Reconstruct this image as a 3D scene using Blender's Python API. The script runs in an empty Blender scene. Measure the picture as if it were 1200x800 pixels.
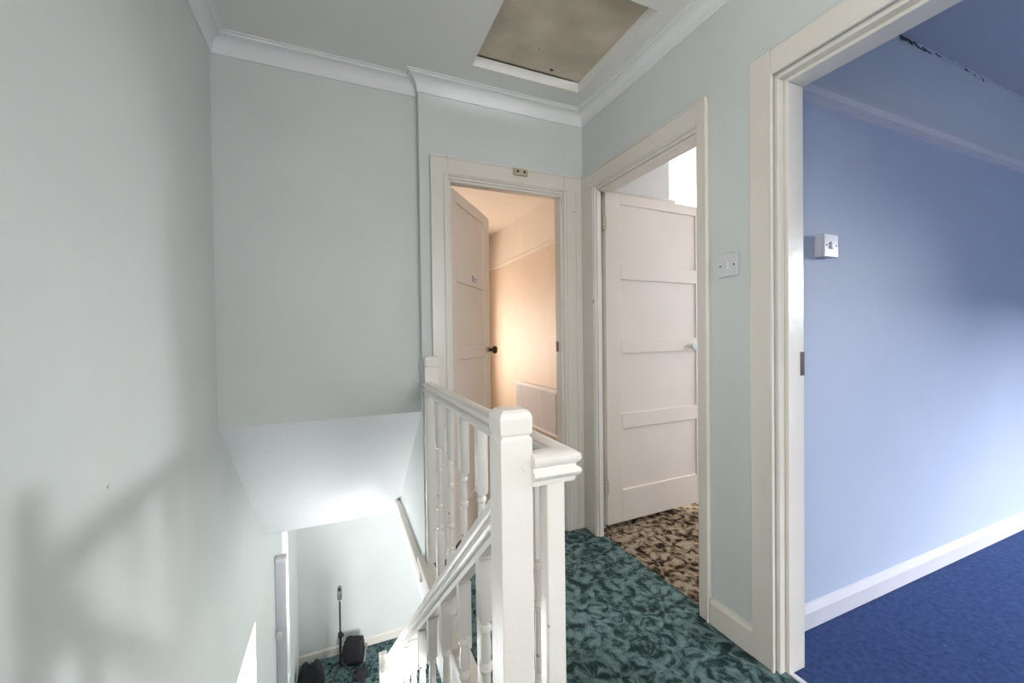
import bpy, bmesh, math, random
from mathutils import Vector, Matrix
random.seed(4)
S = bpy.context.scene
COL = S.collection

# ------------------------------------------------------------------ camera
cam = bpy.data.objects.new('camera', bpy.data.cameras.new('camera')); COL.objects.link(cam)
yaw, pit, rol = (math.radians(a) for a in (23.0486, -0.7378, -0.7161))
fw = Vector((math.sin(yaw)*math.cos(pit), math.cos(yaw)*math.cos(pit), math.sin(pit)))
rt0 = Vector((math.cos(yaw), -math.sin(yaw), 0)); up0 = rt0.cross(fw)
rt = rt0*math.cos(rol)+up0*math.sin(rol); up = -rt0*math.sin(rol)+up0*math.cos(rol)
mw = Matrix((rt, up, -fw)).transposed().to_4x4(); mw.translation = (0, 0, 1.15)
cam.matrix_world = mw
cam.data.sensor_width = 36; cam.data.lens = 36*475.2/1200; cam.data.clip_start = .02
S.camera = cam

# ------------------------------------------------------------------ world, lights, exposure
W = bpy.data.worlds.new('sky'); S.world = W; W.use_nodes = True
W.node_tree.nodes['Background'].inputs[0].default_value = (.80, .88, 1, 1)
W.node_tree.nodes['Background'].inputs[1].default_value = 1.1
S.view_settings.view_transform = 'Standard'; S.view_settings.look = 'None'
S.view_settings.gamma = 1; S.view_settings.use_curve_mapping = False
S.view_settings.exposure = 0.13

def daylight(name, loc, aim, sx, sz, power, color):
    """daylight, or added fill, standing outside a window opening"""
    l = bpy.data.lights.new(name, 'AREA'); l.shape = 'RECTANGLE'; l.size = sx; l.size_y = sz
    l.energy = power; l.color = color
    o = bpy.data.objects.new(name, l); COL.objects.link(o); o.location = loc
    o.rotation_euler = Vector(aim).to_track_quat('-Z', 'Z').to_euler()
    return o
daylight('stair_window_daylight', (-.82, 2.47, -1.08), (1, 0, .3), .75, .95, 60, (.97, .97, 1))
daylight('hall_window_daylight', (-.80, 4.25, -1.3), (1, 0, 0), .38, 1.4, 40, (.97, .98, 1))
daylight('hall_front_fill', (1.3, -.45, -1.5), (0, 1, .05), 1.0, 1.5, 270, (.97, .97, 1))  # added fill to brighten the hall; its unseen window is added too
daylight('hall_side_fill', (2.8, 4.35, -1.4), (-1, .25, 0), 1.1, 1.1, 38, (.97, .97, 1))  # second added hall fill, through a made-up side window
daylight('blue_room_side_daylight', (5.3, -.75, 1.74), (-5.8, 1.95, -1.1), .45, .55, 4.6, (.90, .93, 1)).data.spread = math.radians(30)
daylight('blue_room_front_sky', (3.0, -4.5, 3.35), (0, 1, -.45), 2.4, 1.4, 1650, (.90, .93, 1))
daylight('front_landing_fill', (1.0, -3.25, 1.55), (0, 1, -.05), .6, 1.15, 64, (1, .98, .98))  # added fill for the landing, through a made-up window in the back wall
daylight('side_landing_fill', (-.85, -.40, 1.5), (1, .15, -.08), .9, 1.0, 29, (1, .985, .98))  # added fill for the right wall and newel; its window is made up
daylight('peach_room_daylight', (.86, 5.42, 1.0), (.12, -1, -.08), .6, 1.0, 54, (1, .87, .76))
daylight('rear_room_side_daylight', (4.5, 1.62, 1.75), (-1, 0, -.6), .8, .9, 10, (1, .97, .92)).data.spread = math.radians(70)
daylight('rear_room_daylight', (3.0, 3.95, 1.55), (0, -1, 0), 1.2, 1.2, 138, (1, .95, .90))

# ------------------------------------------------------------------ materials
def mat(name, col, rough=.5, col2=None, scale=4., lo=.35, hi=.65, bump=0., bscale=60., detail=4., spec=.5, metal=0, dist=0., extra=None):
    m = bpy.data.materials.new(name); m.use_nodes = True; nt = m.node_tree; N = nt.nodes; L = nt.links
    b = N['Principled BSDF']; b.inputs['Roughness'].default_value = rough
    b.inputs['Specular IOR Level'].default_value = spec; b.inputs['Metallic'].default_value = metal
    b.inputs['Base Color'].default_value = (*col, 1)
    tc = N.new('ShaderNodeTexCoord')
    if col2:
        n = N.new('ShaderNodeTexNoise'); n.inputs['Scale'].default_value = scale; n.inputs['Detail'].default_value = detail
        n.inputs['Distortion'].default_value = dist
        r = N.new('ShaderNodeValToRGB'); r.color_ramp.elements[0].position = lo; r.color_ramp.elements[1].position = hi
        r.color_ramp.elements[0].color = (*col, 1); r.color_ramp.elements[1].color = (*col2, 1)
        L.new(tc.outputs['Object'], n.inputs['Vector']); L.new(n.outputs['Fac'], r.inputs['Fac']); L.new(r.outputs['Color'], b.inputs['Base Color'])
    if bump:
        n2 = N.new('ShaderNodeTexNoise'); n2.inputs['Scale'].default_value = bscale; n2.inputs['Detail'].default_value = 3
        bp = N.new('ShaderNodeBump'); bp.inputs['Strength'].default_value = bump; bp.inputs['Distance'].default_value = .004
        L.new(tc.outputs['Object'], n2.inputs['Vector']); L.new(n2.outputs['Fac'], bp.inputs['Height']); L.new(bp.outputs['Normal'], b.inputs['Normal'])
    if extra: extra(m, nt, N, L, b, tc)
    return m

def specks(thresh, scale, dark):
    """small chips and knocks in the paint"""
    def f(m, nt, N, L, b, tc):
        n = N.new('ShaderNodeTexNoise'); n.inputs['Scale'].default_value = scale; n.inputs['Detail'].default_value = 2
        mp = N.new('ShaderNodeMapRange'); mp.inputs['From Min'].default_value = thresh; mp.inputs['From Max'].default_value = thresh+.012
        mx = N.new('ShaderNodeMixRGB'); mx.inputs[2].default_value = (*dark, 1)
        old = b.inputs['Base Color'].links
        if old: L.new(old[0].from_socket, mx.inputs[1])
        else: mx.inputs[1].default_value = b.inputs['Base Color'].default_value
        L.new(tc.outputs['Object'], n.inputs['Vector']); L.new(n.outputs['Fac'], mp.inputs['Value'])
        L.new(mp.outputs['Result'], mx.inputs[0]); L.new(mx.outputs[0], b.inputs['Base Color'])
    return f

mint = mat('mint_wall_paint', (.625, .655, .632), .5, (.67, .70, .678), 2.2, .3, .7, .25, 22, extra=specks(.80, 30, (.35, .38, .36)))
mint_soffit = mat('glossy_soffit_paper', (.83, .84, .855), .22, bump=.9, bscale=75)
white_ceiling = mat('ceiling_paint', (.81, .80, .765), .7, (.83, .82, .79), 3, .3, .7, .12, 40)
cornice_white = mat('cornice_white', (.80, .80, .80), .5, bump=.12, bscale=30)
cream = mat('cream_gloss_paint', (.72, .675, .60), .28, (.76, .72, .655), 5, .3, .7, .18, 35, extra=specks(.79, 26, (.30, .22, .14)))
def worn(m, nt, N, L, b, tc):
    specks(.765, 38, (.42, .30, .17))(m, nt, N, L, b, tc)
    old = b.inputs['Base Color'].links[0].from_socket
    g = N.new('ShaderNodeNewGeometry'); mp = N.new('ShaderNodeMapRange'); mp.inputs['From Min'].default_value = .485; mp.inputs['From Max'].default_value = .43
    n = N.new('ShaderNodeTexNoise'); n.inputs['Scale'].default_value = 14
    mu = N.new('ShaderNodeMath'); mu.operation = 'MULTIPLY'; mx = N.new('ShaderNodeMixRGB'); mx.inputs[2].default_value = (.50, .39, .26, 1)
    L.new(g.outputs['Pointiness'], mp.inputs['Value']); L.new(tc.outputs['Object'], n.inputs['Vector'])
    L.new(mp.outputs['Result'], mu.inputs[0]); L.new(n.outputs['Fac'], mu.inputs[1]); L.new(mu.outputs[0], mx.inputs[0]); L.new(old, mx.inputs[1]); L.new(mx.outputs[0], b.inputs['Base Color'])
rail_white = mat('white_gloss_paint', (.79, .745, .685), .25, (.83, .79, .735), 9, .3, .7, .3, 45, extra=worn)
door_cream = mat('door_cream_paint', (.80, .70, .60), .38, (.83, .735, .64), 4, .3, .7, .1, 30)
blue_wall = mat('blue_wall_paint', (.44, .50, .62), .62, (.47, .53, .655), 2, .3, .7, .22, 20, extra=specks(.78, 24, (.2, .22, .27)))
blue_upper = mat('pale_blue_wall_paint', (.62, .655, .70), .6, (.65, .685, .73), 3, .3, .7, .2, 25)
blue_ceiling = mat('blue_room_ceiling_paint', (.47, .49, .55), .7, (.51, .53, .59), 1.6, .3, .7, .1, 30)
lilac_trim = mat('lilac_white_trim', (.60, .59, .63), .45, (.64, .63, .67), 6, .3, .7, .15, 40)
peach = mat('peach_wallpaper', (.70, .54, .41), .55, (.74, .58, .45), 4, .3, .7, .2, 60)
peach_pale = mat('pale_peach_paint', (.80, .68, .57), .6, (.82, .71, .61), 4, .3, .7, .15, 50)
cream_wall = mat('rear_room_wall', (.74, .71, .67), .6, bump=.15, bscale=50)
raw_board = mat('stained_loft_board', (.47, .405, .31), .85, (.68, .60, .49), 5.5, .32, .68, .35, 14, detail=7, extra=specks(.74, 22, (.07, .05, .035)))
radiator_white = mat('radiator_enamel', (.80, .75, .74), .3)
brown_metal = mat('dark_brown_metal', (.045, .03, .022), .4, metal=.5)
black_plastic = mat('black_plastic', (.012, .012, .014), .45)
black_cloth = mat('black_cloth', (.010, .010, .012), .85, (.02, .02, .023), 30, .3, .7, .5, 120)
grey_plastic = mat('grey_plastic', (.16, .17, .18), .35)
switch_white = mat('switch_plastic', (.66, .67, .68), .3)
switch_pink = mat('aged_switch_plastic', (.60, .58, .62), .3)
brass = mat('worn_brass', (.42, .33, .18), .4, metal=.8)
beige = mat('beige_plastic', (.50, .43, .31), .5)
hall_dark = mat('plain_plaster', (.55, .58, .57), .8)
plain_blue = mat('navy_carpet_pile', (.033, .058, .150), .95, (.062, .098, .225), 55, .30, .72, .7, 260, spec=.1,
                 extra=specks(.785, 60, (.45, .5, .6)))
paper = mat('sticker_paper', (.80, .78, .78), .5)
violet = mat('violet_ink', (.15, .06, .16), .5)

def glass_mat():
    m = bpy.data.materials.new('window_glass'); m.use_nodes = True; nt = m.node_tree; N = nt.nodes; L = nt.links
    N.remove(N['Principled BSDF']); t = N.new('ShaderNodeBsdfTransparent'); g = N.new('ShaderNodeBsdfGlossy'); g.inputs['Roughness'].default_value = .02
    x = N.new('ShaderNodeMixShader'); x.inputs[0].default_value = .08
    L.new(t.outputs[0], x.inputs[1]); L.new(g.outputs[0], x.inputs[2]); L.new(x.outputs[0], N['Material Output'].inputs[0])
    return m
glass = glass_mat()

def damask(name, stops, big, fine, warp):
    """woven carpet: scrolling motifs from a warped pattern, pile from fine noise"""
    m = bpy.data.materials.new(name); m.use_nodes = True; nt = m.node_tree; N = nt.nodes; L = nt.links
    b = N['Principled BSDF']; b.inputs['Roughness'].default_value = .95; b.inputs['Specular IOR Level'].default_value = .1
    tc = N.new('ShaderNodeTexCoord')
    def vec(op, a, bb):
        v = N.new('ShaderNodeVectorMath'); v.operation = op
        for k, q in enumerate((a, bb)):
            if q is None: continue
            if isinstance(q, tuple): v.inputs[k].default_value = q
            elif isinstance(q, float): v.inputs['Scale'].default_value = q
            else: L.new(q, v.inputs[k])
        return v.outputs[0]
    def mth(op, a, bb=0., cc=0.):
        v = N.new('ShaderNodeMath'); v.operation = op
        for k, q in enumerate((a, bb, cc)):
            if isinstance(q, float): v.inputs[k].default_value = q
            else: L.new(q, v.inputs[k])
        return v.outputs[0]
    def noise(scale, detail, rough, dist, src, out='Fac'):
        n = N.new('ShaderNodeTexNoise'); n.inputs['Scale'].default_value = scale; n.inputs['Detail'].default_value = detail
        n.inputs['Roughness'].default_value = rough; n.inputs['Distortion'].default_value = dist; L.new(src, n.inputs['Vector']); return n.outputs[out]
    P = tc.outputs['Object']
    wv = vec('ADD', P, vec('SCALE', vec('SUBTRACT', noise(big*.9, 2., .5, 0., P, 'Color'), (.5, .5, .5)), warp))
    vo = N.new('ShaderNodeTexVoronoi'); vo.voronoi_dimensions = '2D'; vo.feature = 'F1'; vo.inputs['Scale'].default_value = big*.42
    L.new(wv, vo.inputs['Vector'])
    vo2 = N.new('ShaderNodeTexVoronoi'); vo2.voronoi_dimensions = '2D'; vo2.inputs['Scale'].default_value = big*1.7; L.new(wv, vo2.inputs['Vector'])
    ring = mth('SINE', mth('MULTIPLY_ADD', vo.outputs['Distance'], 17., mth('MULTIPLY', noise(big*.8, 2., .5, 0., P), 9.)))
    a = noise(big, 4., .6, 1.8, wv)
    q = mth('MULTIPLY_ADD', ring, .055, a)
    q = mth('MULTIPLY_ADD', vo2.outputs['Distance'], -.16, q)
    q = mth('MULTIPLY_ADD', noise(fine, 3., .5, 0., P), .22, q)
    q = mth('MULTIPLY_ADD', noise(2.2, 2., .5, 0., P), .22, q)
    r = N.new('ShaderNodeValToRGB'); e = r.color_ramp.elements
    while len(e) < len(stops): e.new(.5)
    for k, (p, c) in enumerate(stops): e[k].position = p; e[k].color = (*c, 1)
    L.new(q, r.inputs['Fac']); L.new(r.outputs['Color'], b.inputs['Base Color'])
    bp = N.new('ShaderNodeBump'); bp.inputs['Strength'].default_value = .6; bp.inputs['Distance'].default_value = .003
    f2 = N.new('ShaderNodeTexNoise'); f2.inputs['Scale'].default_value = 300; L.new(tc.outputs['Object'], f2.inputs['Vector'])
    L.new(f2.outputs['Fac'], bp.inputs['Height']); L.new(bp.outputs['Normal'], b.inputs['Normal'])
    return m
green_carpet = damask('green_damask_carpet', [(.49, (.020, .038, .037)), (.575, (.038, .068, .067)), (.64, (.085, .142, .140)), (.80, (.16, .24, .24))], 15, 160, .05)
brown_carpet = damask('brown_leaf_carpet', [(.50, (.018, .010, .006)), (.58, (.05, .032, .02)), (.65, (.20, .145, .09)), (.80, (.38, .31, .23))], 13, 140, .06)

# ------------------------------------------------------------------ mesh helpers
class MB:
    def __init__(s): s.v = []; s.f = []
    def add(s, vs, fs):
        n = len(s.v); s.v += [tuple(v) for v in vs]; s.f += [tuple(i+n for i in f) for f in fs]; return s
    def box(s, x0, x1, y0, y1, z0, z1):
        vs = [(x, y, z) for x in (x0, x1) for y in (y0, y1) for z in (z0, z1)]
        return s.add(vs, [(0, 1, 3, 2), (4, 6, 7, 5), (0, 4, 5, 1), (2, 3, 7, 6), (0, 2, 6, 4), (1, 5, 7, 3)])
    def loft(s, rings, closed=False, cap=True):
        n = len(rings[0]); vs = [p for r in rings for p in r]; fs = []
        m = len(rings)
        for i in range(m if closed else m-1):
            for j in range(n):
                fs.append((i*n+j, i*n+(j+1) % n, ((i+1) % m)*n+(j+1) % n, ((i+1) % m)*n+j))
        if cap and not closed: fs += [tuple(range(n))[::-1], tuple((m-1)*n+j for j in range(n))]
        return s.add(vs, fs)
    def lathe(s, cx, cy, prof, n=20):
        return s.loft([[(cx+r*math.cos(2*math.pi*j/n), cy+r*math.sin(2*math.pi*j/n), z) for j in range(n)] for r, z in prof])
    def tube(s, a, b, r, r2=None, n=12):
        a, b = Vector(a), Vector(b); d = (b-a).normalized(); u = d.orthogonal().normalized(); w = d.cross(u)
        r2 = r if r2 is None else r2
        return s.loft([[p+(u*math.cos(2*math.pi*j/n)+w*math.sin(2*math.pi*j/n))*q for j in range(n)] for p, q in ((a, r), (b, r2))])
    def xf(s, fn): s.v = [tuple(fn(*p)) for p in s.v]; return s
    def mesh(s, name, m):
        me = bpy.data.meshes.new(name); me.from_pydata(s.v, [], s.f); me.materials.append(m)
        b = bmesh.new(); b.from_mesh(me); bmesh.ops.recalc_face_normals(b, faces=b.faces); b.to_mesh(me); b.free()
        return me
    def build(s, name, m, parent=None, smooth=False, bevel=0):
        me = s.mesh(name, m)
        return put(name, me, parent, smooth, bevel)
def wloc(o):
    l = Vector(o.location)
    while o.parent: o = o.parent; l += Vector(o.location)
    return l
def put(name, me, parent=None, smooth=False, bevel=0, loc=None):
    o = bpy.data.objects.new(name, me); COL.objects.link(o)
    if parent: o.parent = parent; o.location = -wloc(parent)
    if loc is not None: o.location = Vector(loc) - (wloc(parent) if parent else Vector())
    if smooth:
        for p in me.polygons: p.use_smooth = True
        md = o.modifiers.new('edge', 'EDGE_SPLIT'); md.split_angle = math.radians(38)
    if bevel:
        md = o.modifiers.new('bevel', 'BEVEL'); md.width = bevel; md.segments = 2; md.limit_method = 'ANGLE'
    return o
def empty(name, loc):
    o = bpy.data.objects.new(name, None); COL.objects.link(o); o.location = loc; o.empty_display_size = .1; return o
def tag(o, label, cat, group=None):
    o['label'] = label; o['category'] = cat
    if group: o['group'] = group
    return o
def st(o, label, cat):
    o['kind'] = 'structure'; o['label'] = label; o['category'] = cat; return o

def wall_y(y0, y1, x0, x1, z0, z1, holes=()):
    """wall slab lying along x with rectangular openings (x0,x1,z0,z1)"""
    b = MB(); xs = x0
    for hx0, hx1, hz0, hz1 in sorted(holes):
        if hx0 > xs: b.box(xs, hx0, y0, y1, z0, z1)
        if hz0 > z0: b.box(hx0, hx1, y0, y1, z0, hz0)
        if hz1 < z1: b.box(hx0, hx1, y0, y1, hz1, z1)
        xs = hx1
    if xs < x1: b.box(xs, x1, y0, y1, z0, z1)
    return b
def wall_x(x0, x1, y0, y1, z0, z1, holes=()):
    b = wall_y(x0, x1, y0, y1, z0, z1, holes)
    return b.xf(lambda x, y, z: (y, x, z))
def sweep(path, prof, side=1):
    """mitred sweep of profile (offset to the side, height) along a plan path of (x,y)"""
    P = [Vector(p) for p in path]; rings = []
    for i, p in enumerate(P):
        d0 = (P[i]-P[i-1]).normalized() if i else None
        d1 = (P[i+1]-P[i]).normalized() if i < len(P)-1 else None
        if d0 is None: d0 = d1
        if d1 is None: d1 = d0
        n0 = Vector((d0.y, -d0.x)); n1 = Vector((d1.y, -d1.x)); m = (n0+n1); m = m/m.dot(n0)
        rings.append([(p.x+m.x*o*side, p.y+m.y*o*side, h) for o, h in prof])
    return MB().loft(rings)

# key planes (metres, landing floor at z=0)
XL, XB, XBi, YA, YR, CZ, HF = -.493, 1.35, 1.45, 2.07, 2.12, 2.46, -2.65
XS = .385                      # edge of the landing over the stairwell

# ------------------------------------------------------------------ shell
st(wall_x(XL-.25, XL, -3.1, 5.4, HF, CZ+.04, [(-.9, .1, .95, 2.05), (2.15, 2.83, -1.5, -.54), (4.06, 4.46, -2.1, -.42)]).build('wall_left', mint),
   'long pale mint painted wall on the left running down the stairs', 'wall')
st(wall_y(YR, YR+.08, XL, XS, .765, CZ+.04).build('wall_stairhead', mint), 'mint wall panel above the sloping stair soffit', 'wall')
st(MB().loft([[(x, YR, .765), (x, 3.20, -.185), (x, 3.20, -.02), (x, YR+.08, .86)] for x in (XL, XS)]).build('ceiling_stair_soffit', mint_soffit),
   'sloping glossy white soffit over the stairs', 'soffit')
st(wall_y(YA, YA+.08, XS, XBi, 0, CZ+.04, [(.525, 1.215, 0, 1.985)]).build('wall_far', mint), 'mint landing wall around the peach room doorway', 'wall')
st(wall_x(XB, XBi, -3.1, YA, 0, CZ+.04, [(.10, .905, 0, 2.0), (1.215, 2.0, 0, 1.985)]).build('wall_right', mint), 'mint landing wall with two doorways on the right', 'wall')
st(wall_y(-3.1, -3.0, XL, XB, 0, CZ+.04, [(.70, 1.30, .95, 2.1)]).build('wall_back', mint), 'mint landing wall behind the camera with an added window', 'wall')
st(wall_x(XS, XS+.08, YA+.08, 5.2, -.25, 2.54).build('wall_stair_side', mint), 'mint side wall between the stairwell and the peach room', 'wall')
HX0, HX1, HY0, HY1 = .612, 1.208, 1.29, 1.885
st(wall_y(-1.5, YR+.08, XL, XBi, CZ, CZ+.045, [(HX0, HX1, 0, 0)][:0]).xf(lambda x, y, z: (x, y, z)).build('_', white_ceiling), '', '') if 0 else None
c = MB(); c.box(XL, HX0, -3.0, YR, CZ, CZ+.05); c.box(HX1, XB, -3.0, YR, CZ, CZ+.05); c.box(HX0, HX1, -3.0, HY0, CZ, CZ+.05); c.box(HX0, HX1, HY1, YR, CZ, CZ+.05)
st(c.build('ceiling', white_ceiling), 'off white landing ceiling with a square loft opening', 'ceiling')
# floors
f = MB(); f.box(XL, XS-.02, -3.0, .74, -.25, 0); f.box(XS-.02, XB+.035, -3.0, YA, -.25, 0); f.box(XS+.08, XB+.035, YA, YA+.05, -.25, 0)
st(f.build('floor', green_carpet), 'dark green damask patterned carpet on the landing', 'floor')
st(MB().box(XB+.035, 4.4, -2.2, 1.005, -.25, -.004).build('floor_blue_room', plain_blue), 'navy blue carpet of the blue room', 'floor')
st(MB().box(XB+.035, 4.2, 1.10, YA+.08, -.25, -.002).box(2.03, 4.2, YA+.08, 3.8, -.25, -.002).build('floor_rear_room', brown_carpet), 'brown and cream leaf patterned carpet behind the second door', 'floor')
st(MB().box(XS+.08, XB+.035, YA+.05, YA+.08, -.25, -.002).box(XS+.08, 1.9, YA+.08, 5.2, -.25, -.002).build('floor_peach_room', brown_carpet), 'brown patterned carpet of the peach room', 'floor')
st(MB().box(XL, 2.5, -.2, 5.3, HF-.1, HF).build('floor_hall', green_carpet), 'green patterned carpet of the hall at the foot of the stairs', 'floor')
# hall shell
st(MB().box(XL, 2.6, 5.3, 5.4, HF, 0).build('wall_hall_far', mint), 'pale wall at the bottom of the stairs', 'wall')
st(wall_x(2.5, 2.6, -.2, 5.3, HF, -.25, [(3.8, 4.9, -2.0, -.85)]).build('wall_hall_right', mint), 'pale right wall of the hall below', 'wall')
st(wall_y(-.3, -.2, XL, 2.5, HF, -.25, [(.8, 1.8, -2.3, -.7)]).build('wall_hall_back', mint), 'pale rear wall of the hall below', 'wall')
st(MB().box(XL, XS, 3.20, 5.3, -.185, 0).build('ceiling_hall', white_ceiling), 'white ceiling of the hall below', 'ceiling')
# peach room
st(MB().box(1.9, 2.03, YA+.08, 5.2, 0, 2.04).build('wall_peach_right', peach), 'peach papered wall of the room seen through the far doorway', 'wall')
st(MB().box(1.9, 2.03, YA+.08, 5.2, 2.04, 2.54).build('wall_peach_frieze', peach_pale), 'pale peach frieze above the picture rail', 'wall')
st(wall_y(5.2, 5.3, XS, 2.03, 0, 2.54, [(.56, 1.40, .55, 1.75)]).build('wall_peach_far', peach), 'peach far wall with a window', 'wall')
st(MB().box(XS+.08, 1.9, YA+.08, 5.2, 2.49, 2.54).build('ceiling_peach_room', peach_pale), 'peach tinted ceiling of the far room', 'ceiling')
st(MB().box(1.885, 1.9, YA+.08, 5.2, 2.03, 2.065).build('trim_1', peach_pale, bevel=.004), 'peach painted picture rail in the far room', 'trim')
st(MB().box(1.885, 1.9, YA+.08, 5.2, 0, .12).build('baseboard_peach', cream, bevel=.004), 'cream skirting board in the peach room', 'skirting')
# rear room
st(MB().box(XBi, 1.9, YA+.01, YA+.08, 0, 2.5).build('wall_rear_near', cream_wall), 'cream wall close behind the second open door', 'wall')
st(MB().box(1.9, 2.035, YA+.01, YA+.08, 0, 2.5).build('wall_rear_corner', cream_wall), 'cream wall corner in the rear room', 'wall')
st(MB().box(2.03, 2.036, YA+.08, 3.8, 0, 2.5).build('wall_rear_left', cream_wall), 'cream side wall of the rear room', 'wall')
st(wall_y(3.8, 3.9, 2.03, 4.3, 0, 2.5, [(2.4, 3.6, .9, 2.15)]).build('wall_rear_far', cream_wall), 'cream window wall of the rear room', 'wall')
st(wall_x(4.2, 4.3, 1.1, 3.9, 0, 2.5, [(1.25, 2.05, .9, 2.1)]).build('wall_rear_right', cream_wall), 'cream right wall of the rear room', 'wall')
st(MB().box(XBi, 4.3, 1.1, YA+.01, 2.46, 2.51).box(2.036, 4.3, YA+.01, 3.9, 2.46, 2.51).build('ceiling_rear_room', cornice_white), 'white ceiling of the rear room', 'ceiling')
st(sweep([(1.45, YA+.01), (2.035, YA+.01), (2.035, 3.8)], [(0, 2.00), (.02, 2.005), (.03, 2.03), (.012, 2.045), (0, 2.05)]).build('trim_2', cream), 'cream picture rail above the open door of the rear room', 'trim')
# blue room
st(MB().box(XBi, 4.4, 1.005, 1.10, 0, 2.052).build('wall_blue', blue_wall), 'sky blue painted wall below the picture rail', 'wall')
st(MB().box(XBi, 4.4, 1.005, 1.10, 2.052, 2.52).build('wall_blue_frieze', blue_upper), 'pale blue frieze above the picture rail', 'wall')
st(wall_x(4.4, 4.5, -2.2, 1.1, 0, 2.52, [(-1.1, .2, .95, 2.15)]).build('wall_blue_right', blue_wall), 'blue window wall of the blue room', 'wall')
st(wall_y(-2.3, -2.2, XBi, 4.5, 0, 2.52, [(2.5, 4.1, .8, 2.15)]).build('wall_blue_back', blue_wall), 'blue rear wall of the blue room', 'wall')
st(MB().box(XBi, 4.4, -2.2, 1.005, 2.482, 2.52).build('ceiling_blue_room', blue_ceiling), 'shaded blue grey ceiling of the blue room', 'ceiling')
# ragged filler along the ceiling joint of the blue room
fl = MB(); x = XBi
while x < 4.3:
    w = random.uniform(.03, .10); h = random.uniform(.006, .018)
    fl.box(x, x+w, 1.005-random.uniform(.003, .010), 1.006, 2.483-h, 2.4825); x += w*.9
o = fl.build('trim_3', blue_upper); st(o, 'ragged filler along the ceiling joint of the blue room', 'trim')
ck = MB()
for cx, n, wd in ((2.27, 2, .004), (2.335, 4, .009), (2.36, 3, .006), (2.44, 3, .0025), (2.52, 2, .002), (2.64, 2, .002), (2.93, 3, .005), (3.1, 2, .002)):
    px, pz = cx, 2.474-random.uniform(0, .006)
    for k in range(n):
        nx, nz = px+random.uniform(.008, .05), pz+random.uniform(-.014, .005); wd2 = wd*random.uniform(.4, 1)
        ck.add([(px, .9955, pz), (nx, .9955, nz), (nx, .9955, nz-wd2), (px, .9955, pz-wd), (px, .999, pz), (nx, .999, nz), (nx, .999, nz-wd2), (px, .999, pz-wd)],
               [(0, 1, 2, 3), (7, 6, 5, 4), (0, 4, 5, 1), (1, 5, 6, 2), (2, 6, 7, 3), (3, 7, 4, 0)]); px, pz, wd = nx, nz, wd2
ck.build('crack', brown_metal, o)
st(sweep([(XBi, 1.005), (4.4, 1.005)], [(0, 2.045), (.012, 2.05), (.014, 2.075), (.024, 2.095), (.026, 2.115), (0, 2.12)]).build('trim_4', lilac_trim), 'pale lilac picture rail across the blue wall', 'trim')
st(sweep([(XBi, 1.005), (4.4, 1.005)], [(0, 0), (.018, 0), (.018, .062), (.006, .085), (0, .088)]).build('baseboard_blue', lilac_trim), 'white skirting board under the blue wall', 'skirting')
# landing trim
prof = [(0, CZ-.075), (.006, CZ-.075), (.009, CZ-.066)] + [(.009+.040*math.sin(a)**1.0*(1), CZ-.066+.056*(1-math.cos(a))) for a in [k*math.pi/12 for k in range(1, 7)]]
prof = [(0, CZ-.078), (.007, CZ-.078), (.008, CZ-.070)] + [(.050-.042*math.cos(a), CZ-.068+.054*math.sin(a)) for a in [k*math.pi/16 for k in range(0, 9)]] + [(.054, CZ-.012), (.056, CZ-.006), (.064, CZ-.005), (.064, CZ), (0, CZ)]
st(sweep([(XL, -3.0), (XL, YR), (XS, YR), (XS, YA), (XB, YA), (XB, -3.0)], prof).build('trim_5', cornice_white), 'white moulded coving around the landing ceiling', 'coving')
bp = [(0, 0), (.016, 0), (.016, .085), (.010, .098), (0, .10)]
st(sweep([(XB, 1.165), (XB, .985)], bp).build('baseboard_right', cream), 'short cream skirting between the two right doorways', 'skirting')
st(sweep([(XL, 5.3), (2.5, 5.3)], [(0, HF), (.02, HF), (.02, HF+.085), (.008, HF+.10), (0, HF+.10)]).build('baseboard_hall', cream), 'cream skirting at the foot of the hall wall', 'skirting')
st(sweep([(XL, -3.0), (XL, .72)], bp).build('baseboard_left', cream), 'cream skirting on the left landing wall', 'skirting')
st(MB().box(XS-.035, XS+.001, YA-.02, 3.22, -.085, -.015).build('trim_6', cream, bevel=.004), 'cream edge board below the stairwell side wall', 'trim')
st(MB().box(XS-.032, XS+.035, .745, YA+.05, -.03, .018).build('trim_7', cream, bevel=.006), 'cream nosing board along the landing edge under the balusters', 'trim')
st(MB().box(XS-.022, XS-.018, .745, YA, -.26, -.03).build('trim_8', mint_soffit), 'textured white apron below the landing edge', 'trim')
st(MB().box(XB+.022, XB+.040, .10, .905, -.001, .006).build('trim_9', switch_white, bevel=.002), 'pale threshold strip between green and blue carpets', 'threshold')

# loft hatch board
st(MB().box(HX0-.3, HX1+.1, HY0-.1, HY1+.2, CZ+.075, CZ+.10).build('ceiling_light_block', raw_board), 'added board above the hatch blocking sky light', 'loft')  # added sheet, stops sky light leaking round the hatch
hatch = MB().box(HX0-.04, HX1-.004, HY0+.03, HY1-.010, CZ+.052, CZ+.068).build('loft_hatch', raw_board)
tag(hatch, 'stained bare brown loft hatch board recessed in the landing ceiling', 'hatch')

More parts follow.
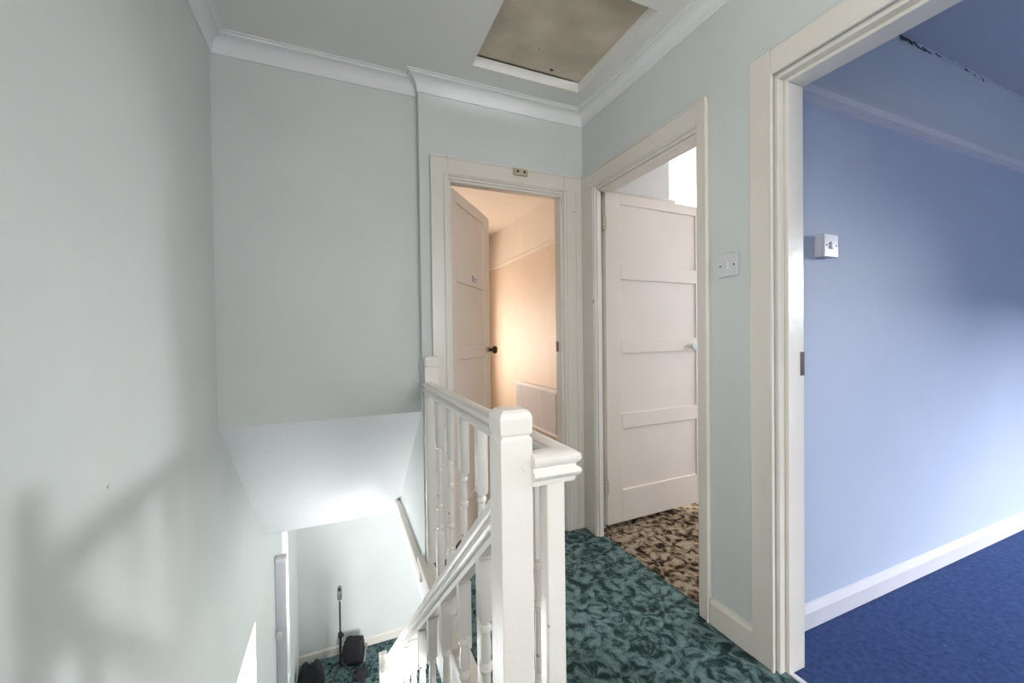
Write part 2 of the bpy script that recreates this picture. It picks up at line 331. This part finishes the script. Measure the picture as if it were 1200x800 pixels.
# ------------------------------------------------------------------ doors
def frame_part(name, b, parent, m=cream, bev=.003): return b.build(name, m, parent, bevel=bev)
def leaf(parent, ox, oy, ux, uy, width, z0, z1, mtl, rails, stile=.10, th=.036, side=1, stile2=None):
    stile2 = stile2 or stile
    """panelled door leaf: hinge edge at (ox,oy), running along (ux,uy); panels are children"""
    l = math.hypot(ux, uy); ux, uy = ux/l, uy/l; nx, ny = -uy*side, ux*side
    fn = lambda a, t, z: (ox+ux*a+nx*t, oy+uy*a+ny*t, z)
    b = MB(); b.box(0, stile, 0, th, z0, z1); b.box(width-stile2, width, 0, th, z0, z1)
    for r0, r1 in rails: b.box(stile, width-stile2, 0, th, r0, r1)
    lf = b.xf(fn).build('leaf', mtl, parent, bevel=.0025)
    for (a0, a1), (b0, b1) in zip(rails[:-1], rails[1:]):
        MB().box(stile-.004, width-stile2+.004, .011, th-.011, a1-.004, b0+.004).xf(fn).build('panel', mtl, lf)
    return lf, fn
R4 = [(.005, .20), (.57, .66), (1.02, 1.105), (1.46, 1.55), (1.90, 1.965)]

# door 1 (peach room)
d1 = st(empty('door_1', (.87, YA, 0)), 'cream panelled door and frame opening into the peach room', 'door')
b = MB(); b.box(.436, .527, YA-.016, YA, 0, 2.078); b.box(1.213, 1.334, YA-.016, YA, 0, 2.078); b.box(.527, 1.213, YA-.016, YA, 1.983, 2.078)
frame_part('architrave', b, d1)
b = MB(); b.box(.436, .446, YA-.022, YA-.016, 0, 2.078); b.box(.446, 1.334, YA-.022, YA-.016, 2.068, 2.078)
b.box(1.226, 1.236, YA-.023, YA-.016, 0, 1.99); b.box(.505, .513, YA-.023, YA-.016, 0, 1.99); b.box(.505, 1.236, YA-.023, YA-.016, 1.99, 1.998); b.box(1.29, 1.305, YA-.021, YA-.016, 0, 1.99)
frame_part('architrave_bead', b, d1)
b = MB(); b.box(.517, .534, YA-.006, YA+.09, 0, 1.97); b.box(1.208, 1.224, YA-.006, YA+.09, 0, 1.97); b.box(.517, 1.224, YA-.006, YA+.09, 1.970, 1.988)
b.box(.534, .546, YA, YA+.035, 0, 1.97); b.box(1.196, 1.208, YA, YA+.035, 0, 1.97); b.box(.546, 1.196, YA, YA+.035, 1.957, 1.97)
frame_part('lining', b, d1)
ux, uy = .960-.552, 2.650-2.135
lf, fn = leaf(d1, .548, 2.125, ux, uy, .668, .012, 1.962, door_cream, R4, side=1, th=.036)
def on(b, name, m, lf, fn, **k): return b.xf(fn).build(name, m, lf, **k)
on(MB().box(.575, .640, -.008, 0, 1.045, 1.080), 'escutcheon', beige, lf, fn, bevel=.002)
def knob_mesh(a, z, sgn, base):
    b = MB(); pr = [(.012, 0), (.010, .018), (.022, .028), (.027, .040), (.022, .052), (.006, .056)]
    b.loft([[(a+r*math.cos(q*math.pi/8), base+sgn*t, z+r*math.sin(q*math.pi/8)) for q in range(16)] for r, t in pr]); return b
on(knob_mesh(.622, 1.06, 1, .036), 'door_knob', brown_metal, lf, fn, smooth=True)['label'] = 'dark round knob'
on(knob_mesh(.622, 1.06, -1, -.008), 'door_knob', brown_metal, lf, fn, smooth=True)['label'] = 'dark round knob'
on(MB().box(.335, .415, -.0015, 0, 1.485, 1.525), 'sticker', paper, lf, fn)
on(MB().box(.337, .350, -.003, -.0016, 1.487, 1.524).box(.350, .400, -.003, -.0016, 1.487, 1.491).box(.372, .382, -.003, -.0016, 1.502, 1.510).box(.392, .402, -.003, -.0016, 1.498, 1.513), 'sticker_print', violet, lf, fn)
MB().box(1.192, 1.1965, YA+.036, YA+.060, 1.055, 1.115).build('strike_plate', brown_metal, d1)
for z in (.25, 1.70):
    MB().tube((.544, 2.118, z), (.544, 2.118, z+.075), .005).build('hinge', cream, d1)

# door 2 (rear room)
d2 = st(empty('door_2', (XB, 1.57, 0)), 'cream four panelled door and frame standing open into the rear room', 'door')
b = MB(); b.box(XB-.016, XB, 1.168, 1.217, 0, 2.078); b.box(XB-.016, XB, 1.928, YA-.001, 0, 2.078); b.box(XB-.016, XB, 1.217, 1.928, 1.983, 2.078)
frame_part('architrave', b, d2)
b = MB(); b.box(XB-.022, XB-.016, 1.168, 1.178, 0, 2.078); b.box(XB-.022, XB-.016, 1.178, YA-.03, 2.068, 2.078); b.box(XB-.022, XB-.016, 1.936, 1.944, 0, 1.99)
b.box(XB-.021, XB-.016, 1.198, YA-.03, 1.99, 1.996)
frame_part('architrave_bead', b, d2)
b = MB(); b.box(XB-.004, XBi+.005, 1.209, 1.226, 0, 1.97); b.box(XB-.004, 1.374, 1.919, 2.0, 0, 1.97); b.box(XB-.004, XBi+.005, 1.209, 1.936, 1.970, 1.988)
b.box(XB+.005, XB+.055, 1.226, 1.238, 0, 1.97); b.box(XB+.005, XB+.055, 1.238, 1.907, 1.957, 1.97)
frame_part('lining', b, d2)
R4b = [(.032, .222), (.59, .68), (1.04, 1.125), (1.48, 1.57), (1.925, 1.985)]
lf, fn = leaf(d2, 1.434, 1.962, 1, .035, .80, .032, 1.985, door_cream, R4b, side=1, stile=.112, stile2=.065)
on(knob_mesh(.672, 1.07, -1, -.0).xf(lambda a, t, z: (a, t*.9, z)), 'door_knob', switch_white, lf, fn, smooth=True)['label'] = 'white knob'
for z in (.22, 1.76):
    b = MB()
    for k in range(4): b.tube((1.409, 1.946, z+.020*k), (1.409, 1.946, z+.020*k+.016), .0062)
    b.box(1.374, 1.378, 1.950, 1.990, z, z+.077); b.box(1.409, 1.434, 1.952, 1.955, z, z+.077)
    b.build('hinge', beige, d2)

# door 3 (blue room)
d3 = st(empty('door_3', (XB, .5, 0)), 'cream door frame of the blue room without its door in view', 'door frame')
b = MB(); b.box(XB-.016, XB, .912, .988, 0, 2.092); b.box(XB-.016, XB, .02, .096, 0, 2.092); b.box(XB-.016, XB, .096, .912, 2.012, 2.092)
frame_part('architrave', b, d3)
b = MB(); b.box(XB-.022, XB-.010, .905, .915, 0, 2.015); b.box(XB-.022, XB-.010, .093, .103, 0, 2.015); b.box(XB-.022, XB-.010, .103, .905, 2.005, 2.015)
frame_part('architrave_bead', b, d3)
b = MB(); b.box(XB-.004, XBi+.004, .893, .906, 0, 1.99); b.box(XB-.004, XBi+.004, .099, .112, 0, 1.99); b.box(XB-.004, XBi+.004, .099, .906, 1.990, 2.003)
b.box(XB+.022, XBi+.004, .880, .893, 0, 1.99); b.box(XB+.022, XBi+.004, .112, .125, 0, 1.99); b.box(XB+.022, XBi+.004, .125, .880, 1.977, 1.99)
frame_part('lining', b, d3)
MB().box(XBi+.0035, XBi+.006, .880, .900, 1.005, 1.085).box(XBi-.016, XBi+.004, .8785, .8805, 1.005, 1.085).build('strike_plate', brown_metal, d3)

# small plate above door 1
t = empty('door_bracket', (.937, YA-.016, 2.055))
tag(t, 'small beige two hole plate screwed to the frame above the far doorway', 'bracket')
MB().box(.893, .978, YA-.030, YA-.016, 2.035, 2.073).build('plate', beige, t, bevel=.004)
for x in (.915, .956): MB().tube((x, YA-.0325, 2.054), (x, YA-.029, 2.054), .007).build('screw_hole', brown_metal, t)

# ------------------------------------------------------------------ windows (openings that bring the daylight in, some added for fill)
def window(name, axis, pos, a0, a1, z0, z1, label, m=rail_white, bars=1):
    t = st(empty(name, (pos, (a0+a1)/2, z0) if axis == 'x' else ((a0+a1)/2, pos, z0)), label, 'window')
    fn = (lambda a, p, z: (p, a, z)) if axis == 'x' else (lambda a, p, z: (a, p, z))
    b = MB(); w = .04; p0, p1 = pos-.02, pos+.02
    b.box(a0, a0+w, p0, p1, z0, z1); b.box(a1-w, a1, p0, p1, z0, z1); b.box(a0+w, a1-w, p0, p1, z0, z0+w); b.box(a0+w, a1-w, p0, p1, z1-w, z1)
    for k in range(bars):
        c = a0+(a1-a0)*(k+1)/(bars+1); b.box(c-.015, c+.015, p0, p1, z0+w, z1-w)
    b.xf(fn).build('window_frame', m, t)
    MB().box(a0+w, a1-w, pos-.003, pos+.003, z0+w, z1-w).xf(fn).build('pane', glass, t)
window('window_1', 'x', XL-.20, 2.15, 2.83, -1.5, -.54, 'bright stair window low in the left wall', bars=0)
window('added_window_9', 'x', XL-.20, -.9, .1, .95, 2.05, 'added landing side window out of view, for fill light')
window('window_2', 'x', XL-.20, 4.06, 4.46, -2.1, -.42, 'tall narrow bright hall window', bars=0)
window('added_window_10', 'x', 2.55, 3.8, 4.9, -2.0, -.85, 'added white side window of the hall below, for fill light')
window('added_window_7', 'y', -.25, .8, 1.8, -2.3, -.7, 'added white hall window out of view below the landing, for fill light')
window('window_3', 'x', 4.46, -1.1, .2, .95, 2.15, 'white window of the blue room', bars=1)
window('window_8', 'y', -2.26, 2.5, 4.1, .8, 2.15, 'wide white front window of the blue room', bars=2)
window('added_window_4', 'y', -3.06, .70, 1.30, .95, 2.1, 'added white landing window behind the camera, for fill light', bars=1)
window('window_5', 'y', 5.26, .56, 1.40, .55, 1.75, 'white window of the peach room', bars=1)
window('window_11', 'x', 4.26, 1.25, 2.05, .9, 2.1, 'white side window of the rear room', bars=0)
window('window_6', 'y', 3.86, 2.4, 3.6, .9, 2.15, 'white window of the rear room', bars=1)

# ------------------------------------------------------------------ staircase
stair = st(empty('staircase', (-.05, .76, HF)), 'straight green carpeted staircase going down to the hall', 'staircase')
N_R = 13; RI = -HF/N_R; GO = .235; Y0 = .76
for k in range(N_R-1):
    z = -RI*(k+1); y = Y0+GO*k
    MB().box(XL+.03, .275, y-.0, y+GO+.02, z-.03, z).box(XL+.03, .275, y+GO, y+GO+.015, z-RI, z-.03).build('step', green_carpet, stair, bevel=.006)
MB().box(XL+.03, .275, Y0-.015, Y0, -RI, -.02).build('riser', green_carpet, stair)
yE = Y0+GO*(N_R-1)
for x0, x1 in ((XL, XL+.03), (.275, .325)):
    MB().loft([[(x, .745, .10), (x, yE+.05, .10-RI/GO*(yE+.05-.745)), (x, yE+.05, HF), (x, yE-.05, HF), (x, .745, -.25)] for x in (x0, x1)]).build('string', rail_white, stair)

# balusters -------------------------------------------------------------
def baluster_mesh(name, top, low, hw=.0165):
    """square blocks at both ends, turned middle; z=0 is the underside of the top block"""
    b = MB()
    def blk(z0, z1, ch0, ch1):
        c = hw*.72; rings = []
        if ch0: rings.append((c, z0))
        rings.append((hw, z0+(.006 if ch0 else 0))); rings.append((hw, z1-(.006 if ch1 else 0)))
        if ch1: rings.append((c, z1))
        b.loft([[(-r, -r, z), (r, -r, z), (r, r, z), (-r, r, z)] for r, z in rings])
    blk(-.002, top, True, False); T = .385; blk(-T-low, -T+.002, False, True)
    h = []
    for d, r in ((0, .0125), (.006, .0135), (.010, .011), (.016, .0155), (.024, .0158), (.028, .012), (.034, .0115), (.060, .0135), (.080, .0140), (.098, .0120), (.102, .0155), (.108, .0158),
                 (.111, .0125), (.114, .0155), (.120, .0152), (.124, .0118), (.150, .0115)):
        h.append((d, r))
    prof_ = [(r, -d) for d, r in h] + [(.0130, -T/2)] + [(r, -T+d) for d, r in reversed(h)]
    b.lathe(0, 0, prof_, 16)
    return b.mesh(name, rail_white)
def newel(name, parent, x0, x1, y0, y1, z0, z1, groove, ch=.012):
    b = MB()
    def ring(i, z): return [(x0+i, y0+i, z), (x1-i, y0+i, z), (x1-i, y1-i, z), (x0+i, y1-i, z)]
    b.loft([ring(0, z0), ring(0, groove-.006), ring(.004, groove-.003), ring(.004, groove), ring(0, groove+.003), ring(-.001, z1-.016), ring(.002, z1-.006), ring(.009, z1)])
    return b.build(name, rail_white, parent, bevel=.0035)
RP = [(.016, -.060), (.018, -.050), (.024, -.046), (.027, -.040), (.025, -.034), (.019, -.030), (.018, -.026), (.023, -.022), (.0265, -.014), (.0255, -.006), (.018, -.0005), (.0, .002)]
RP = RP + [(-a, b_) for a, b_ in reversed(RP[:-1])]

lb = empty('landing_balustrade', (.405, 1.4, .018))
tag(lb, 'white painted landing balustrade from the far doorway to the stair head', 'balustrade')
hr = sweep([(.405, 2.03), (.405, .700), (.330, .700)], [(a, .926+b_) for a, b_ in RP]).build('handrail', rail_white, lb, smooth=True)
newel('half_newel', lb, .388, .458, 2.018, 2.052, .018, 1.055, 1.002)
b = MB(); b.box(.361, .400, .686, .722, .0, .872); b.build('end_post', rail_white, lb, bevel=.003)
bm_l = baluster_mesh('baluster', .215, .245)
for k in range(6): put('baluster', bm_l, lb, True, loc=(.405, .812+.2*k, .657))

sb = empty('stair_balustrade', (.30, .72, -.2))
tag(sb, 'white painted stair balustrade with sloping handrail running down to the hall', 'balustrade')
nw = newel('newel_post', sb, .268, .332, .688, .750, -.24, 1.012, .964)
MB().tube((.317, .6885, .905), (.317, .684, .905), .0085, .0075, 16).build('peg', rail_white, nw)
newel('newel_post', sb, .268, .332, 3.595, 3.66, HF, -1.56, -1.60)
SL = RI/GO; q = math.atan(SL); RP2 = [(a, b_*1.15) for a, b_ in RP]
def railp(y): return .762-SL*(y-.848)
rings = [[(.30+a*1.05, y, railp(y)+b_/math.cos(q)) for a, b_ in RP2] for y in (.745, 3.60)]
MB().loft(rings).build('handrail', rail_white, sb, smooth=True)
bm_s = baluster_mesh('baluster', .145, .205)
for y in (.884, 1.064, 1.283, 1.503, 1.715, 1.945, 2.175, 2.41, 2.645, 2.88, 3.115, 3.35):
    put('baluster', bm_s, sb, True, loc=(.30, y, railp(y)-.078/math.cos(q)-.130))

# ------------------------------------------------------------------ switches
def rocker(b, c, w): return b
t = empty('light_switch', (XB, 1.084, 1.405))
tag(t, 'white single light switch on the mint wall between the right doorways', 'switch')
MB().box(XB-.010, XB, 1.040, 1.128, 1.362, 1.449).build('plate', switch_white, t, bevel=.004)
MB().box(XB-.015, XB-.009, 1.078, 1.090, 1.392, 1.418).build('rocker', switch_white, t, bevel=.0015)
for y in (1.055, 1.113): MB().tube((XB-.0112, y, 1.405), (XB-.009, y, 1.405), .0032).build('screw', brown_metal, t)
t = empty('light_switch', (1.765, 1.005, 1.487))
tag(t, 'white surface mounted light switch on the blue wall', 'switch')
MB().box(1.722, 1.808, .975, 1.005, 1.444, 1.530).build('back_box', switch_pink, t, bevel=.004)
MB().box(1.720, 1.810, .966, .975, 1.442, 1.532).build('plate', switch_pink, t, bevel=.003)
MB().box(1.758, 1.771, .960, .967, 1.474, 1.500).build('rocker', switch_pink, t, bevel=.0015)
for x in (1.735, 1.795): MB().tube((x, .9645, 1.487), (x, .967, 1.487), .0032).build('screw', brown_metal, t)

# ------------------------------------------------------------------ radiator in the peach room
t = empty('radiator', (1.86, 3.75, .2)); tag(t, 'white ribbed panel radiator on the peach wall beyond the far doorway', 'radiator')
b = MB(); b.box(1.845, 1.850, 3.27, 4.23, .20, .645)
y = 3.29
while y < 4.20:
    b.add([(1.8455, y, .23), (1.829, y+.004, .24), (1.829, y+.020, .24), (1.8455, y+.026, .23), (1.8455, y, .615), (1.829, y+.004, .605), (1.829, y+.020, .605), (1.8455, y+.026, .615)],
          [(0, 1, 5, 4), (1, 2, 6, 5), (2, 3, 7, 6), (0, 3, 2, 1), (4, 5, 6, 7)]); y += .0335
b.box(1.836, 1.86, 3.27, 4.23, .625, .645); b.box(1.836, 1.86, 3.27, 4.23, .20, .22); b.box(1.850, 1.885, 3.29, 4.21, .21, .64)
b.build('panel', radiator_white, t)
MB().tube((1.855, 3.255, .02), (1.855, 3.255, .62), .012).build('pipe', brown_metal, t)
MB().tube((1.855, 3.225, .63), (1.855, 3.27, .63), .018).build('valve', brown_metal, t)
MB().tube((1.855, 3.225, .21), (1.855, 3.27, .21), .016).build('valve', brown_metal, t)
for y in (3.5, 4.0): MB().box(1.88, 1.898, y, y+.03, .25, .6).build('bracket', radiator_white, t)

# ------------------------------------------------------------------ hall door at the left wall
t = empty('door_4', (XL, 3.8, HF)); st(t, 'narrow white hall door seen edge on beside the left wall', 'door')
MB().box(XL+.001, XL+.072, 3.62, 3.66, HF+.01, -.60).build('leaf', lilac_trim, t, bevel=.003)
MB().box(XL+.000, XL+.080, 3.60, 3.68, -.60, -.555).build('top_stop', lilac_trim, t, bevel=.012)
k = MB(); k.loft([[(XL+.02+r*math.cos(a*math.pi/8), 3.62-d, -1.14+r*math.sin(a*math.pi/8)) for a in range(16)] for r, d in ((.01, 0), (.01, .02), (.026, .03), (.03, .045), (.02, .058), (.004, .06))])
k.build('door_knob', switch_white, t, smooth=True)

# ------------------------------------------------------------------ tripod, camera and bags in the hall
TX, TY = -.045, 4.85
t = empty('tripod', (TX, TY, HF)); tag(t, 'slim black light stand on tripod legs in the hall below', 'tripod')
MB().tube((TX, TY, -2.44), (TX, TY, -2.13), .014).build('lower_pole', black_plastic, t, smooth=True)
MB().tube((TX, TY, -2.13), (TX, TY, -1.755), .009).build('upper_pole', black_plastic, t, smooth=True)
MB().tube((TX, TY, -2.155), (TX, TY, -2.105), .024).box(TX+.02, TX+.036, TY-.008, TY+.008, -2.15, -2.12).build('clamp', black_plastic, t)
MB().tube((TX, TY, -2.47), (TX, TY, -2.41), .026).build('hub', black_plastic, t)
MB().tube((TX, TY, -1.757), (TX, TY, -1.735), .005).build('mounting_screw', brass, t)
for a in (232, 325, 112):
    a = math.radians(a); MB().tube((TX+.02*math.cos(a), TY+.02*math.sin(a), -2.44), (TX+.27*math.cos(a), TY+.27*math.sin(a), HF+.012), .010, .008).build('leg', black_plastic, t)
t = empty('panoramic_camera', (TX, TY, -1.735)); tag(t, 'slim dark grey stick shaped camera mounted on top of the stand', 'camera')
b = MB(); n = 20
def cap(z, s): return [(TX+.0235*s*math.copysign(abs(math.cos(a*2*math.pi/n))**.6, math.cos(a*2*math.pi/n)), TY+.014*s*math.copysign(abs(math.sin(a*2*math.pi/n))**.8, math.sin(a*2*math.pi/n)), z) for a in range(n)]
b.loft([cap(z, s) for z, s in ((-1.735, .9), (-1.730, 1), (-1.62, 1), (-1.600, .93), (-1.590, .75), (-1.583, .35))]).build('body', grey_plastic, t, smooth=True)
MB().tube((TX, TY-.013, -1.615), (TX, TY-.022, -1.615), .014, .010, 16).build('lens', black_plastic, t, smooth=True)
MB().tube((TX, TY-.0135, -1.650), (TX, TY-.016, -1.650), .005, n=12).build('button', switch_white, t)

def bag(name, cx, cy, hx, hy, h, lean, label, cat, humps=None, rot=0, k=4.0):
    t = empty(name, (cx, cy, HF)); tag(t, label, cat)
    bmh = bmesh.new(); bmesh.ops.create_cube(bmh, size=2); bmesh.ops.subdivide_edges(bmh, edges=bmh.edges, cuts=6, use_grid_fill=True)
    for v in bmh.verts:
        x, y, z = v.co
        l = (abs(x)**k+abs(y)**k+abs(z)**k)**(1/k); x, y, z = x/l, y/l, z/l
        top = (z+1)/2; s = 1-.18*top
        zz = (z+1)/2*h
        if humps: zz += humps*top*abs(math.sin(x*math.pi))**.8
        px, py = x*hx*s + lean*zz, y*hy*s
        c_, s_ = math.cos(rot), math.sin(rot)
        v.co = (cx+px*c_-py*s_, cy+px*s_+py*c_, HF+.002+zz+.006*math.sin(x*9+y*7)*top)
    me = bpy.data.meshes.new('body'); bmh.to_mesh(me); bmh.free(); me.materials.append(black_cloth)
    put('body', me, t, smooth=True); return t
t = bag('rucksack', -.345, 4.86, .145, .10, .20, .0, 'black two humped cloth bag on the hall carpet by the left wall', 'bag', humps=.10)
MB().box(-.34, -.28, 4.735, 4.745, HF+.06, HF+.13).build('pocket', black_cloth, t)
t = bag('camera_case', .09, 5.10, .125, .09, .26, .02, 'black boxy camera case behind the tripod legs', 'case', rot=-.35, k=9.)
MB().tube((.205, 4.97, HF+.06), (.235, 5.06, HF+.20), .013).build('handle', grey_plastic, t)
t = bag('cloth_pouch', .16, 4.82, .09, .06, .09, 0, 'small crumpled black pouch right of the tripod legs', 'pouch')
